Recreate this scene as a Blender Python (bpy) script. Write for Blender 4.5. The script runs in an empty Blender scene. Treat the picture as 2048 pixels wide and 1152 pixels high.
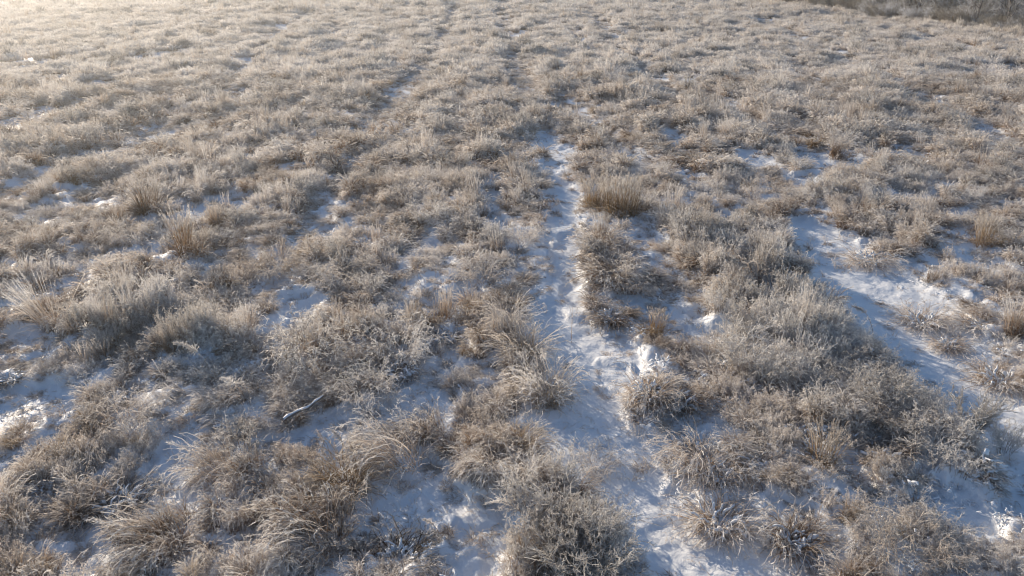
import bpy, math, random
import numpy as np
from mathutils import Vector, Matrix

# ------------------------------------------------------------------ scene, camera, light
sc = bpy.context.scene
C = sc.collection
RNG = np.random.default_rng(11)
random.seed(5)
PI = math.pi

F = 1518.0                      # focal length in photo pixels (2048 wide)
HC = 7.3                        # drone height
PITCH = math.radians(24.3)      # below the horizon
cam = bpy.data.cameras.new('camera')
cam.sensor_width = 36.0
cam.lens = 36.0 * F / 2048.0
cam.clip_start = 0.1
cam.clip_end = 6000.0
co = bpy.data.objects.new('camera', cam)
C.objects.link(co)
co.location = (0, 0, HC)
co.rotation_euler = (PI / 2 - PITCH, 0, 0)
sc.camera = co

SUN_EL = math.radians(15.0)
SUN_AZ = math.radians(-38.0)    # from +Y towards -X
sd = Vector((math.sin(SUN_AZ) * math.cos(SUN_EL), math.cos(SUN_AZ) * math.cos(SUN_EL), math.sin(SUN_EL)))
world = bpy.data.worlds.new('World')
sc.world = world
world.use_nodes = True
wn = world.node_tree
wn.nodes.clear()
sky = wn.nodes.new('ShaderNodeTexSky')
sky.sky_type = 'NISHITA'
sky.sun_disc = False
sky.sun_elevation = SUN_EL
sky.sun_rotation = SUN_AZ
sky.air_density = 1.0
sky.dust_density = 0.4
sky.ozone_density = 2.5
bg = wn.nodes.new('ShaderNodeBackground')
bg.inputs['Strength'].default_value = 0.11
wo = wn.nodes.new('ShaderNodeOutputWorld')
wn.links.new(sky.outputs[0], bg.inputs['Color'])
wn.links.new(bg.outputs[0], wo.inputs['Surface'])

sl = bpy.data.lights.new('sun', 'SUN')
sl.energy = 5.0
sl.angle = math.radians(0.6)
sl.color = (1.0, 0.83, 0.615)
so = bpy.data.objects.new('sun', sl)
C.objects.link(so)
so.rotation_euler = sd.to_track_quat('Z', 'Y').to_euler()
so.location = (-30, 40, 40)

vs = sc.view_settings
vs.view_transform = 'Standard'
vs.look = 'None'
vs.gamma = 1.0
vs.use_curve_mapping = False
vs.exposure = 0.42
sc.cycles.max_bounces = 5
sc.cycles.diffuse_bounces = 3
sc.cycles.glossy_bounces = 1
sc.cycles.transmission_bounces = 3
sc.cycles.volume_bounces = 0
sc.cycles.transparent_max_bounces = 4
sc.cycles.use_denoising = True
sc.cycles.pixel_filter_type = 'BLACKMAN_HARRIS'
sc.cycles.filter_width = 1.1


# ------------------------------------------------------------------ photo pixel -> ground point
SP, CP = math.sin(PITCH), math.cos(PITCH)
def ground(px, py, z=0.0):
    dx = (px - 1024.0) / F
    dy = -(py - 576.0) / F
    ry = CP + dy * SP
    rz = -SP + dy * CP
    t = (z - HC) / rz
    return dx * t, ry * t
def depth(x, y, z=0.0):
    return y * CP + (HC - z) * SP


# ------------------------------------------------------------------ noise in numpy
_perm = np.random.default_rng(3).random((256, 256))
def vnoise(x, y):
    xi = np.floor(x).astype(np.int64); yi = np.floor(y).astype(np.int64)
    fx = x - xi; fy = y - yi
    fx = fx * fx * fx * (fx * (fx * 6 - 15) + 10); fy = fy * fy * fy * (fy * (fy * 6 - 15) + 10)
    a = _perm[xi & 255, yi & 255]; b = _perm[(xi + 1) & 255, yi & 255]
    c = _perm[xi & 255, (yi + 1) & 255]; d = _perm[(xi + 1) & 255, (yi + 1) & 255]
    return (a * (1 - fx) + b * fx) * (1 - fy) + (c * (1 - fx) + d * fx) * fy
def fbm(x, y, s, o=3, seed=0.0):
    r = 0.0; a = 0.5; t = 0.0
    x = x / s + 17.3 * seed; y = y / s + 9.1 * seed
    for _ in range(o):
        r = r + a * vnoise(x, y); t += a
        xx = x * 1.62 - y * 1.21 + 5.1; y = x * 1.21 + y * 1.62 + 1.7; x = xx
        a *= 0.5
    return r / t            # 0..1
def smooth(a, b, v):
    t = np.clip((v - a) / (b - a), 0, 1)
    return t * t * (3 - 2 * t)


# ------------------------------------------------------------------ where the snow lies open (photo pixels: x, y, half width, half height)
TRACK_MID = [(1080, 215, 3), (1092, 240, 14), (1100, 275, 34), (1115, 315, 36), (1125, 360, 26), (1132, 405, 32), (1128, 440, 38),
             (1138, 485, 38), (1132, 530, 34), (1122, 575, 44), (1112, 625, 58), (1140, 670, 78), (1190, 720, 92), (1190, 775, 96),
             (1165, 830, 92), (1180, 880, 96), (1250, 940, 100), (1300, 990, 84), (1350, 1050, 80), (1400, 1100, 96), (1420, 1165, 120)]
TRACK_RIGHT = [(1606, 430, 16), (1635, 455, 50), (1680, 510, 62), (1720, 545, 74), (1775, 590, 84), (1820, 645, 88),
               (1870, 705, 78), (1920, 765, 74), (1975, 820, 74), (2040, 880, 84), (2110, 950, 100)]
PATCHES = [
    (20, 215, 60, 9), (30, 240, 50, 12), (130, 212, 40, 6), (318, 110, 24, 6), (360, 112, 26, 3), (150, 140, 20, 7), (210, 165, 50, 5), (478, 312, 26, 9), (500, 195, 30, 5),
    (385, 412, 62, 20), (330, 430, 40, 16), (470, 400, 40, 12), (300, 503, 40, 10), (255, 500, 20, 10), (50, 400, 30, 5), (150, 375, 30, 5),
    (60, 790, 110, 34), (20, 700, 40, 30), (20, 830, 60, 24), (50, 660, 60, 12), (320, 742, 50, 26), (330, 930, 34, 60), (255, 1010, 60, 34), (160, 630, 34, 14), (210, 1080, 40, 20),
    (610, 600, 40, 14), (560, 560, 26, 12), (660, 460, 30, 12), (1000, 380, 24, 36), (990, 430, 20, 30), (935, 590, 40, 14),
    (885, 690, 60, 30), (840, 755, 60, 30), (800, 790, 50, 26), (640, 840, 30, 20), (700, 830, 26, 22), (590, 870, 40, 16), (940, 560, 26, 10), (890, 470, 22, 16),
    (770, 990, 70, 40), (820, 950, 60, 34), (860, 1010, 70, 30), (800, 1060, 50, 30), (960, 1060, 60, 50), (930, 1110, 60, 30), (1000, 1010, 26, 20), (700, 905, 26, 16), (480, 1090, 50, 26),
    (390, 1000, 50, 20), (430, 960, 24, 16),
    (1480, 312, 50, 12), (1372, 345, 36, 16), (1350, 265, 30, 10), (1660, 318, 56, 16), (1755, 300, 40, 12), (1590, 350, 30, 14), (1445, 425, 30, 12), (1810, 300, 26, 10), (1325, 100, 12, 4), (1040, 66, 26, 4),
    (1365, 635, 60, 24), (1400, 660, 50, 20), (1250, 600, 40, 12), (1300, 470, 18, 12), (1250, 690, 34, 30), (1230, 650, 30, 14), (1540, 590, 26, 12), (1240, 480, 20, 14),
    (1880, 615, 90, 26), (1930, 660, 80, 30), (1990, 700, 60, 30), (2010, 660, 40, 20), (1830, 520, 50, 14), (1700, 470, 40, 10), (1950, 600, 40, 12), (1900, 420, 30, 8), (2030, 370, 24, 10), (1960, 250, 18, 8), (2010, 800, 60, 30),
    (1360, 830, 60, 26), (1430, 850, 40, 24), (1440, 980, 80, 50), (1500, 1040, 70, 60), (1590, 1040, 60, 60), (1430, 1100, 60, 50), (1540, 1120, 90, 40), (1400, 920, 30, 30), (1480, 920, 22, 24), (1660, 1120, 30, 26),
    (1700, 940, 40, 20), (1880, 990, 60, 20), (1930, 1020, 50, 24), (1780, 1010, 30, 14), (1860, 930, 40, 14), (2030, 1000, 50, 26),
]
def _disc(cx, cy, rx, ry):
    x, y = ground(cx, cy)
    wx = rx * depth(x, y) / F
    y0 = ground(cx, cy + ry)[1]; y1 = ground(cx, cy - ry)[1]
    return x, y, wx, (y1 - y0) / 2
def _open_up(x, y, rx, ry, t, hh=0.18):
    # grass on the near side hides some of the snow behind it, so the open ground reaches further towards the camera
    occ = (hh + 0.14 * min(max((y - 20) / 12, 0), 1) * (t == 0)) * y / HC
    return (x, y - occ * 0.5, rx + 0.10, ry + occ * 0.5, t)
DISCS = []
for tr in (TRACK_MID, TRACK_RIGHT):
    for (a, b) in zip(tr[:-1], tr[1:]):
        for k in range(3):
            t = k / 3.0
            x, y = ground(a[0] * (1 - t) + b[0] * t, a[1] * (1 - t) + b[1] * t)
            w = (a[2] * (1 - t) + b[2] * t) * depth(x, y) / F
            DISCS.append(_open_up(x, y, w * 1.25, max(w, 0.35), 1, 0.5) if tr is TRACK_RIGHT else (x, y, w + 0.07, max(w, 0.35), 1))
for p in PATCHES:
    DISCS.append(_open_up(*_disc(*p), 0))
RUTS = [(930, -20), (880, 80), (830, 160), (740, 260), None, (1058, 200), (1030, 120), (1012, 60), (1000, -20), None, (470, 187), (347, 243), (250, 300), (140, 320), (17, 392), None,
        (451, 60), (312, 84), (194, 105), (60, 135), None, (620, 30), (560, 60), (480, 150), None, (1700, 20), (1900, 90), (2048, 150), None, (1330, 150), (1500, 240), (1620, 300), None,
        (1120, 190), (1180, 250), (1260, 300), (1330, 350), None, (700, 330), (640, 450), (560, 600), None, (1520, 40), (1760, 150), (2048, 290), None, (1180, 20), (1260, 110), (1340, 200)]
RUT_SEG = []
for p, q in zip(RUTS[:-1], RUTS[1:]):
    if p and q: RUT_SEG.append((ground(*p), ground(*q)))
def rut(x, y):
    """1 in the faint wheel ruts and sunken furrows that run through the grass"""
    X = x + (fbm(x, y * 0.4, 1.5, 2, 51) - 0.5) * 1.4
    r = np.zeros_like(x)
    for (ax, ay), (bx, by) in RUT_SEG:
        t = np.clip(((X - ax) * (bx - ax) + (y - ay) * (by - ay)) / ((bx - ax) ** 2 + (by - ay) ** 2), 0, 1)
        d = np.hypot(X - ax - t * (bx - ax), (y - ay - t * (by - ay)) * 0.6)
        r = np.maximum(r, smooth(0.75, 0.2, d / (1 + y / 90)))
    return r * smooth(0.25, 0.42, fbm(x, y * 0.5, 1.8, 2, 52))
BANK = [_disc(*p) for p in [(1400, 480, 70, 40), (1480, 540, 90, 50), (1500, 640, 90, 60), (1560, 620, 90, 50), (1620, 680, 90, 60), (1680, 740, 100, 60), (1600, 760, 90, 40),
                            (1760, 800, 110, 60), (1840, 860, 110, 60), (1700, 840, 80, 40), (1880, 930, 80, 40), (1090, 1010, 60, 40), (1130, 1100, 120, 60), (250, 640, 120, 40), (400, 700, 90, 30)]]
def bank(x, y):
    b = np.zeros_like(x)
    for cx, cy, rx, ry in BANK:
        b = np.maximum(b, smooth(1.2, 0.8, np.sqrt(((x - cx) / rx) ** 2 + ((y - cy) / ry) ** 2)))
    return b
def snow_open(x, y):
    """1 where the snow lies open, 0 where grass closes over it; second value: only the two tracks"""
    wx = x + (fbm(x, y, 0.45, 2, 1) - 0.5) * 0.62 + (fbm(x, y, 1.6, 2, 5) - 0.5) * 0.5
    wy = y + (fbm(x, y, 0.45, 2, 2) - 0.5) * 0.62 + (fbm(x, y, 1.6, 2, 6) - 0.5) * 0.5
    s = np.zeros_like(x); tk = np.zeros_like(x)
    near = y < 95
    X = wx[near]; Y = wy[near]
    a = np.zeros_like(X); b = np.zeros_like(X)
    for cx, cy, rx, ry, t in DISCS:
        d = np.sqrt(((X - cx) / rx) ** 2 + ((Y - cy) / ry) ** 2)
        v = smooth(1.25, 0.72, d)
        a = np.maximum(a, v)
        if t: b = np.maximum(b, v)
    isl = smooth(0.60, 0.68, fbm(X, Y, 0.75, 2, 61)) * smooth(8, 13, Y)
    a = a * (1 - 0.9 * isl * (1 - (0.45 + 0.35 * (X > 2.2)) * b * smooth(34, 26, Y)))
    s[near] = a; tk[near] = b
    return s, tk
def flow(x, y):
    """direction (angle) towards which the grass has been laid"""
    return PI * 0.95 + 1.5 * smooth(-2.0, 6.0, x) + (fbm(x, y, 3.0, 2, 8) - 0.5) * 3.2

def height_at(x, y, s=None, tk=None):
    x = np.asarray(x, float); y = np.asarray(y, float)
    if s is None: s, tk = snow_open(x, y)
    h = (fbm(x, y, 9.0, 2, 3) - 0.5) * 0.35 * smooth(6, 30, y)
    h = h - 0.12 * rut(x, y) + 0.1 * bank(x, y) * (1 - s)
    h = h + (fbm(x, y * 0.5, 1.3, 3, 4) - 0.45) * (0.16 + 0.2 * smooth(40, 18, y)) * (1 - 0.75 * s)
    h = h - 0.12 * s
    lump = fbm(x, y, 0.26, 2, 7)
    h = h + (np.clip(lump - 0.42, 0, 1)) * 0.19 * (1 - tk * 0.8) * smooth(45, 18, y)
    h = h + (fbm(x * 1.0, y * 1.8, 0.5, 2, 12) - 0.5) * 0.07 * tk + (fbm(x, y, 0.11, 2, 77) - 0.5) * 0.028 * smooth(24, 10, y)
    return h
def far_fade(y):
    return smooth(450, 160, y)


# ------------------------------------------------------------------ mesh helpers
def obj(name, mesh, parent=None):
    o = bpy.data.objects.new(name, mesh)
    if parent is not None: o.parent = parent
    C.objects.link(o)
    return o
def make_mesh(name, verts, faces, mat, frost=None, smooth_shade=False):
    """faces: list of (n,k) integer arrays"""
    me = bpy.data.meshes.new(name)
    verts = np.asarray(verts, np.float32).reshape(-1, 3)
    faces = [np.asarray(f) for f in faces if len(f)]
    nl = sum(f.size for f in faces); nf = sum(len(f) for f in faces)
    me.vertices.add(len(verts)); me.vertices.foreach_set('co', verts.ravel())
    me.loops.add(nl); me.loops.foreach_set('vertex_index', np.concatenate([f.ravel() for f in faces]).astype(np.int32))
    me.polygons.add(nf)
    tot = np.concatenate([np.full(len(f), f.shape[1]) for f in faces]).astype(np.int32)
    st = np.concatenate([[0], np.cumsum(tot)[:-1]]).astype(np.int32)
    me.polygons.foreach_set('loop_start', st)
    me.polygons.foreach_set('loop_total', tot)
    if smooth_shade: me.polygons.foreach_set('use_smooth', np.ones(nf, bool))
    if frost is not None:
        at = me.attributes.new('frost', 'FLOAT', 'POINT')
        at.data.foreach_set('value', np.asarray(frost, np.float32).ravel())
    me.update(calc_edges=True)
    me.materials.append(mat)
    return me

class Strips:
    """collects ribbons and small spikes into one mesh"""
    def __init__(s): s.v = []; s.f4 = []; s.f3 = []; s.fr = []; s.n = 0
    def ribbons(s, P, W, FR, side=None):
        # P (N,K,3) W (N,K) FR (N,K)
        N, K, _ = P.shape
        if N == 0: return
        T = np.gradient(P, axis=1)
        if side is None:
            r = RNG.normal(size=(N, 1, 3))
            side = np.cross(T, np.broadcast_to(r, T.shape))
        side = side / (np.linalg.norm(side, axis=2, keepdims=True) + 1e-9)
        A = P + side * W[..., None] / 2; B = P - side * W[..., None] / 2
        V = np.stack([A, B], 2).reshape(-1, 3)
        s.v.append(V); s.fr.append(np.repeat(FR.reshape(-1), 2))
        i = (np.arange(N)[:, None] * K + np.arange(K - 1)[None]) * 2 + s.n
        s.f4.append(np.stack([i, i + 1, i + 3, i + 2], 2).reshape(-1, 4))
        s.n += len(V)
    def spikes(s, O, D, w, fr):
        # O, D (M,3): little triangles from O along D
        M = len(O)
        if M == 0: return
        side = np.cross(D, RNG.normal(size=(M, 3)))
        side = side / (np.linalg.norm(side, axis=1, keepdims=True) + 1e-9) * np.reshape(w, (-1, 1)) / 2
        V = np.stack([O + side, O - side, O + D], 1).reshape(-1, 3)
        s.v.append(V); s.fr.append(np.repeat(np.broadcast_to(fr, (M,)), 3))
        i = np.arange(M) * 3 + s.n
        s.f3.append(np.stack([i, i + 1, i + 2], 1)); s.n += len(V)
    def mesh(s, name, mat):
        f = []
        if s.f4: f.append(np.concatenate(s.f4))
        if s.f3: f.append(np.concatenate(s.f3))
        return make_mesh(name, np.concatenate(s.v), f, mat, np.concatenate(s.fr))

def stems(N, K, base_r, length, lean, droop, lay=0.0, jitter=0.03, squash=1.0):
    """N bent stems; length (lo,hi); lean (lo,hi) outward tilt from vertical at the base; droop: extra bend by the tip; lay: bias towards +X"""
    r = base_r * np.sqrt(RNG.random(N)); a = RNG.random(N) * 2 * PI
    bx = r * np.cos(a); by = r * np.sin(a) * squash
    az = a + RNG.normal(0, 1.0, N)
    ox = np.cos(az) * (0.25 + r / base_r) + lay; oy = np.sin(az) * (0.25 + r / base_r)
    m = np.hypot(ox, oy) + 1e-6; ox /= m; oy /= m
    L = RNG.uniform(length[0], length[1], N)
    th0 = RNG.uniform(lean[0], lean[1], N)
    dr = RNG.uniform(droop[0], droop[1], N)
    t = np.linspace(0, 1, K)
    th = th0[:, None] + dr[:, None] * t[None] ** RNG.uniform(1.2, 2.6, N)[:, None]
    sw = (RNG.normal(0, jitter * 8, (N, K)) + RNG.normal(0, jitter * 12, (N, 1))) * t
    dl = L[:, None] / (K - 1)
    dx = np.sin(th) * dl; dz = np.cos(th) * dl
    X = bx[:, None] + np.cumsum(dx * (ox[:, None] - sw * oy[:, None]), 1) - (dx * ox[:, None])[:, :1]
    Y = by[:, None] + np.cumsum(dx * (oy[:, None] + sw * ox[:, None]), 1) - (dx * oy[:, None])[:, :1]
    Z = np.cumsum(dz, 1) - dz[:, :1] - 0.02
    P = np.stack([X, Y, Z], 2)
    lo = P[..., 2].min(1)
    P[..., 2] = np.maximum(P[..., 2], 0.01 + 0.03 * RNG.random((N, 1))) * (P[..., 2] > -1) 
    P[:, 0, 2] = -0.06
    return P
def blade_w(N, K, w, tip=0.35):
    t = np.linspace(0, 1, K)[None]
    return (RNG.uniform(0.7, 1.3, (N, 1)) * w) * (1 - (1 - tip) * t ** 1.5)
def fr_ramp(N, K, lo, hi, p=0.8):
    t = np.linspace(0, 1, K)[None]
    return np.clip(lo + (hi - lo) * t ** p + RNG.normal(0, 0.12, (N, 1)), 0, 1)
def along(P, t):
    """points and tangents on stems: t (N,M) in 0..1"""
    N, K, _ = P.shape
    u = t * (K - 1); i = np.clip(u.astype(int), 0, K - 2); f = (u - i)[..., None]
    n = np.arange(N)[:, None]
    a = P[n, i]; b = P[n, i + 1]
    return a * (1 - f) + b * f, b - a
def heads(S, P, n, ln, w, t0=0.7, fr=0.95, spread=0.8):
    """hoar-covered seed head: short spikes round the last stretch of each stem"""
    N = len(P)
    t = t0 + (1 - t0) * RNG.random((N, n))
    O, T = along(P, t)
    T = T / (np.linalg.norm(T, axis=2, keepdims=True) + 1e-9)
    D = (T + RNG.normal(0, spread, T.shape)) * ln * RNG.uniform(0.5, 1.3, (N, n, 1))
    S.spikes(O.reshape(-1, 3), D.reshape(-1, 3), w, fr)
def rime(S, P, n, ln, w, fr=0.85):
    heads(S, P, n, ln, w, 0.15, fr, 1.1)


# ------------------------------------------------------------------ materials
def nodes(m):
    m.use_nodes = True
    nt = m.node_tree; nt.nodes.clear()
    return nt, nt.nodes, nt.links
def plant_mat(name, straw, dark, rimec=(0.88, 0.847, 0.82), frost_gain=1.0, frost_add=0.0, trans=0.42):
    m = bpy.data.materials.new(name); nt, n, l = nodes(m)
    out = n.new('ShaderNodeOutputMaterial')
    at = n.new('ShaderNodeAttribute'); at.attribute_name = 'frost'
    oi = n.new('ShaderNodeObjectInfo')
    geo = n.new('ShaderNodeNewGeometry')
    nz = n.new('ShaderNodeTexNoise'); nz.inputs['Scale'].default_value = 0.55; nz.inputs['Detail'].default_value = 2.0
    l.new(geo.outputs['Position'], nz.inputs['Vector'])
    nz2 = n.new('ShaderNodeTexNoise'); nz2.inputs['Scale'].default_value = 9.0; nz2.inputs['Detail'].default_value = 2.0
    l.new(geo.outputs['Position'], nz2.inputs['Vector'])
    # straw colour varies over the meadow and per tuft
    mx = n.new('ShaderNodeMix'); mx.data_type = 'RGBA'
    mx.inputs[6].default_value = (*dark, 1); mx.inputs[7].default_value = (*straw, 1)
    ad = n.new('ShaderNodeMath'); ad.operation = 'ADD'
    l.new(nz2.outputs['Fac'], ad.inputs[0]); l.new(oi.outputs['Random'], ad.inputs[1])
    mr = n.new('ShaderNodeMapRange'); mr.inputs[1].default_value = 0.4; mr.inputs[2].default_value = 1.5
    l.new(ad.outputs[0], mr.inputs[0]); l.new(mr.outputs[0], mx.inputs[0])
    # rime cover
    mul = n.new('ShaderNodeMath'); mul.operation = 'MULTIPLY_ADD'
    mul.inputs[1].default_value = frost_gain; mul.inputs[2].default_value = frost_add
    l.new(at.outputs['Fac'], mul.inputs[0])
    m2 = n.new('ShaderNodeMapRange'); m2.inputs[1].default_value = 0.3; m2.inputs[2].default_value = 0.7
    m2.inputs[3].default_value = -0.38; m2.inputs[4].default_value = 0.06
    l.new(nz.outputs['Fac'], m2.inputs[0])
    a2 = n.new('ShaderNodeMath'); a2.operation = 'ADD'; a2.use_clamp = True
    rr = n.new('ShaderNodeMath'); rr.operation = 'MULTIPLY_ADD'; rr.inputs[1].default_value = 0.44; rr.inputs[2].default_value = -0.2
    l.new(oi.outputs['Random'], rr.inputs[0])
    a3 = n.new('ShaderNodeMath'); a3.operation = 'ADD'; l.new(rr.outputs[0], a3.inputs[0]); l.new(m2.outputs[0], a3.inputs[1])
    l.new(mul.outputs[0], a2.inputs[0]); l.new(a3.outputs[0], a2.inputs[1])
    fx = n.new('ShaderNodeMix'); fx.data_type = 'RGBA'
    l.new(a2.outputs[0], fx.inputs[0]); l.new(mx.outputs[2], fx.inputs[6]); fx.inputs[7].default_value = (*rimec, 1)
    d = n.new('ShaderNodeBsdfPrincipled'); d.inputs['Roughness'].default_value = 0.62
    d.inputs['Specular IOR Level'].default_value = 0.35
    t = n.new('ShaderNodeBsdfTranslucent')
    ms = n.new('ShaderNodeMixShader'); ms.inputs[0].default_value = trans
    l.new(fx.outputs[2], d.inputs['Base Color']); l.new(fx.outputs[2], t.inputs['Color'])
    l.new(d.outputs[0], ms.inputs[1]); l.new(t.outputs[0], ms.inputs[2])
    l.new(ms.outputs[0], out.inputs['Surface'])
    return m
M_GRASS = plant_mat('rimed grass', (0.40, 0.26, 0.15), (0.115, 0.072, 0.044))
M_GOLD = plant_mat('golden straw', (0.44, 0.30, 0.15), (0.18, 0.115, 0.055), frost_gain=0.92, frost_add=-0.02)
M_WEED = plant_mat('rimed weed', (0.17, 0.12, 0.085), (0.042, 0.032, 0.025), rimec=(0.85, 0.822, 0.80))
M_DARK = plant_mat('dead dark stalk', (0.10, 0.07, 0.045), (0.04, 0.03, 0.022), frost_gain=0.35)
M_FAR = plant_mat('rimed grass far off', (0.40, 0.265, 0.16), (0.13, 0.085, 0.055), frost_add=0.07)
M_TREE = plant_mat('rimed twigs', (0.16, 0.13, 0.11), (0.07, 0.055, 0.05), rimec=(0.80, 0.82, 0.88), trans=0.4, frost_add=0.22)
M_BRUSH = plant_mat('brown brushwood', (0.24, 0.175, 0.10), (0.11, 0.08, 0.05), rimec=(0.50, 0.47, 0.43), trans=0.15)

def snow_mat(name, ground_mix):
    m = bpy.data.materials.new(name); nt, n, l = nodes(m)
    out = n.new('ShaderNodeOutputMaterial')
    p = n.new('ShaderNodeBsdfPrincipled')
    p.inputs['Roughness'].default_value = 0.55
    p.inputs['Specular IOR Level'].default_value = 0.3
    geo = n.new('ShaderNodeNewGeometry')
    n1 = n.new('ShaderNodeTexNoise'); n1.inputs['Scale'].default_value = 55.0; n1.inputs['Detail'].default_value = 4.0
    n2 = n.new('ShaderNodeTexNoise'); n2.inputs['Scale'].default_value = 7.0; n2.inputs['Detail'].default_value = 5.0
    l.new(geo.outputs['Position'], n1.inputs['Vector']); l.new(geo.outputs['Position'], n2.inputs['Vector'])
    b = n.new('ShaderNodeBump'); b.inputs['Strength'].default_value = 0.5; b.inputs['Distance'].default_value = 0.012
    b2 = n.new('ShaderNodeBump'); b2.inputs['Strength'].default_value = 0.5; b2.inputs['Distance'].default_value = 0.05
    l.new(n1.outputs['Fac'], b.inputs['Height']); l.new(n2.outputs['Fac'], b2.inputs['Height'])
    l.new(b.outputs[0], b2.inputs['Normal']); l.new(b2.outputs[0], p.inputs['Normal'])
    if not ground_mix:
        p.inputs['Base Color'].default_value = (0.79, 0.82, 0.87, 1)
    else:
        at = n.new('ShaderNodeAttribute'); at.attribute_name = 'frost'     # 1 open snow, 0 dead grass litter
        n3 = n.new('ShaderNodeTexNoise'); n3.inputs['Scale'].default_value = 14.0; n3.inputs['Detail'].default_value = 6.0
        n3.inputs['Roughness'].default_value = 0.65
        l.new(geo.outputs['Position'], n3.inputs['Vector'])
        s = n.new('ShaderNodeMath'); s.operation = 'ADD'
        l.new(at.outputs['Fac'], s.inputs[0]); l.new(n3.outputs['Fac'], s.inputs[1])
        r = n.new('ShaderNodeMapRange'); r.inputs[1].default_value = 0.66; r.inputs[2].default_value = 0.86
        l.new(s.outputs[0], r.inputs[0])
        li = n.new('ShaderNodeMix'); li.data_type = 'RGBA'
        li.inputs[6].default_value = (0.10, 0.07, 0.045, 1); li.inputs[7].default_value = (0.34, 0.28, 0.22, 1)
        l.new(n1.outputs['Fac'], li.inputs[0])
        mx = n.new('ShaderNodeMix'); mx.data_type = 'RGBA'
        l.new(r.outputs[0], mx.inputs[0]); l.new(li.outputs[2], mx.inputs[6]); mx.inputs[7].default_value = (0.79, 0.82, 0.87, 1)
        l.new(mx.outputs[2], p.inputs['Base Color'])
    l.new(p.outputs[0], out.inputs['Surface'])
    return m
M_GROUND = snow_mat('snow and litter', True)
M_SNOW = snow_mat('snow', False)
def bark_mat():
    m = bpy.data.materials.new('bark'); nt, n, l = nodes(m)
    out = n.new('ShaderNodeOutputMaterial'); p = n.new('ShaderNodeBsdfPrincipled')
    p.inputs['Roughness'].default_value = 0.85
    nz = n.new('ShaderNodeTexNoise'); nz.inputs['Scale'].default_value = 12.0; nz.inputs['Detail'].default_value = 5
    geo = n.new('ShaderNodeNewGeometry'); l.new(geo.outputs['Position'], nz.inputs['Vector'])
    mx = n.new('ShaderNodeMix'); mx.data_type = 'RGBA'
    mx.inputs[6].default_value = (0.06, 0.048, 0.04, 1); mx.inputs[7].default_value = (0.26, 0.24, 0.235, 1)
    l.new(nz.outputs['Fac'], mx.inputs[0]); l.new(mx.outputs[2], p.inputs['Base Color'])
    bm = n.new('ShaderNodeBump'); bm.inputs['Distance'].default_value = 0.02; l.new(nz.outputs['Fac'], bm.inputs['Height']); l.new(bm.outputs[0], p.inputs['Normal'])
    l.new(p.outputs[0], out.inputs['Surface'])
    return m
M_BARK = bark_mat()


# ------------------------------------------------------------------ the ground: one sheet, fine near the camera, to the horizon
def build_ground():
    rows = [-60, -25, -8, 0.0, 2.5, 3.5]
    y = 4.5
    while y < 60: rows.append(y); y += 0.03 + (y - 3.6) * 0.0062
    while y < 4500: rows.append(y); y *= 1.035
    rows = np.array(rows)
    nu = 560
    u = np.linspace(-1, 1, nu)
    u = np.sign(u) * (np.abs(u) * 0.62 + 0.38 * np.abs(u) ** 9 * 1.0)
    X = u[None] * (np.maximum(rows, 3.0)[:, None] * 1.25 + 4.0)
    ext = np.array([-1, 1])
    X[:, 0] -= 60 + np.abs(rows) * 0.8; X[:, -1] += 60 + np.abs(rows) * 0.8
    Y = np.broadcast_to(rows[:, None], X.shape)
    x = X.ravel(); y = Y.ravel()
    s, tk = snow_open(x, y)
    z = height_at(x, y, s, tk) * far_fade(y)
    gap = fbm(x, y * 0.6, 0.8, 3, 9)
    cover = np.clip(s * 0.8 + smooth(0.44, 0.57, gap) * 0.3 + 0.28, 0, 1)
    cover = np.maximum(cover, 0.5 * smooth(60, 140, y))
    nr = len(rows)
    i = (np.arange(nr - 1)[:, None] * nu + np.arange(nu - 1)[None])
    f = np.stack([i, i + 1, i + nu + 1, i + nu], 2).reshape(-1, 4)
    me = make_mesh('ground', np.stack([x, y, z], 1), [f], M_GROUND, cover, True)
    o = obj('ground', me); o['kind'] = 'structure'
build_ground()


# ------------------------------------------------------------------ plant shapes (each returns {part name: mesh})
def snow_lump(name, r, flat=0.5, sub=3, rough=0.35, seed=0):
    import bmesh
    bm = bmesh.new(); bmesh.ops.create_icosphere(bm, subdivisions=sub, radius=1.0)
    V = np.array([v.co[:] for v in bm.verts]); bm.verts.ensure_lookup_table()
    n = fbm(V[:, 0] * 1.0 + seed * 3.1 + V[:, 2], V[:, 1] + seed + V[:, 2] * 0.7, 0.7, 3, seed)
    V = V * (1 + (n[:, None] - 0.5) * 2 * rough)
    V[:, 2] = np.where(V[:, 2] < 0, V[:, 2] * 0.3, V[:, 2]) * flat
    V *= r
    F3 = np.array([[v.index for v in f.verts] for f in bm.faces]); bm.free()
    return V, F3
def lumps_mesh(name, spots):
    vs_, fs_, n = [], [], 0
    for k, (x, y, z, r, fl) in enumerate(spots):
        V, F3 = snow_lump('', r, fl, 2, 0.42, k + 1 + random.random() * 40)
        a = random.random() * 6.3
        R = np.array([[math.cos(a), -math.sin(a), 0], [math.sin(a), math.cos(a), 0], [0, 0, 1]])
        V = (V * [1.25, 0.85, 1]) @ R.T + [x, y, z]
        vs_.append(V); fs_.append(F3 + n); n += len(V)
    return make_mesh(name, np.concatenate(vs_), [np.concatenate(fs_)], M_SNOW, None, True)

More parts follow.
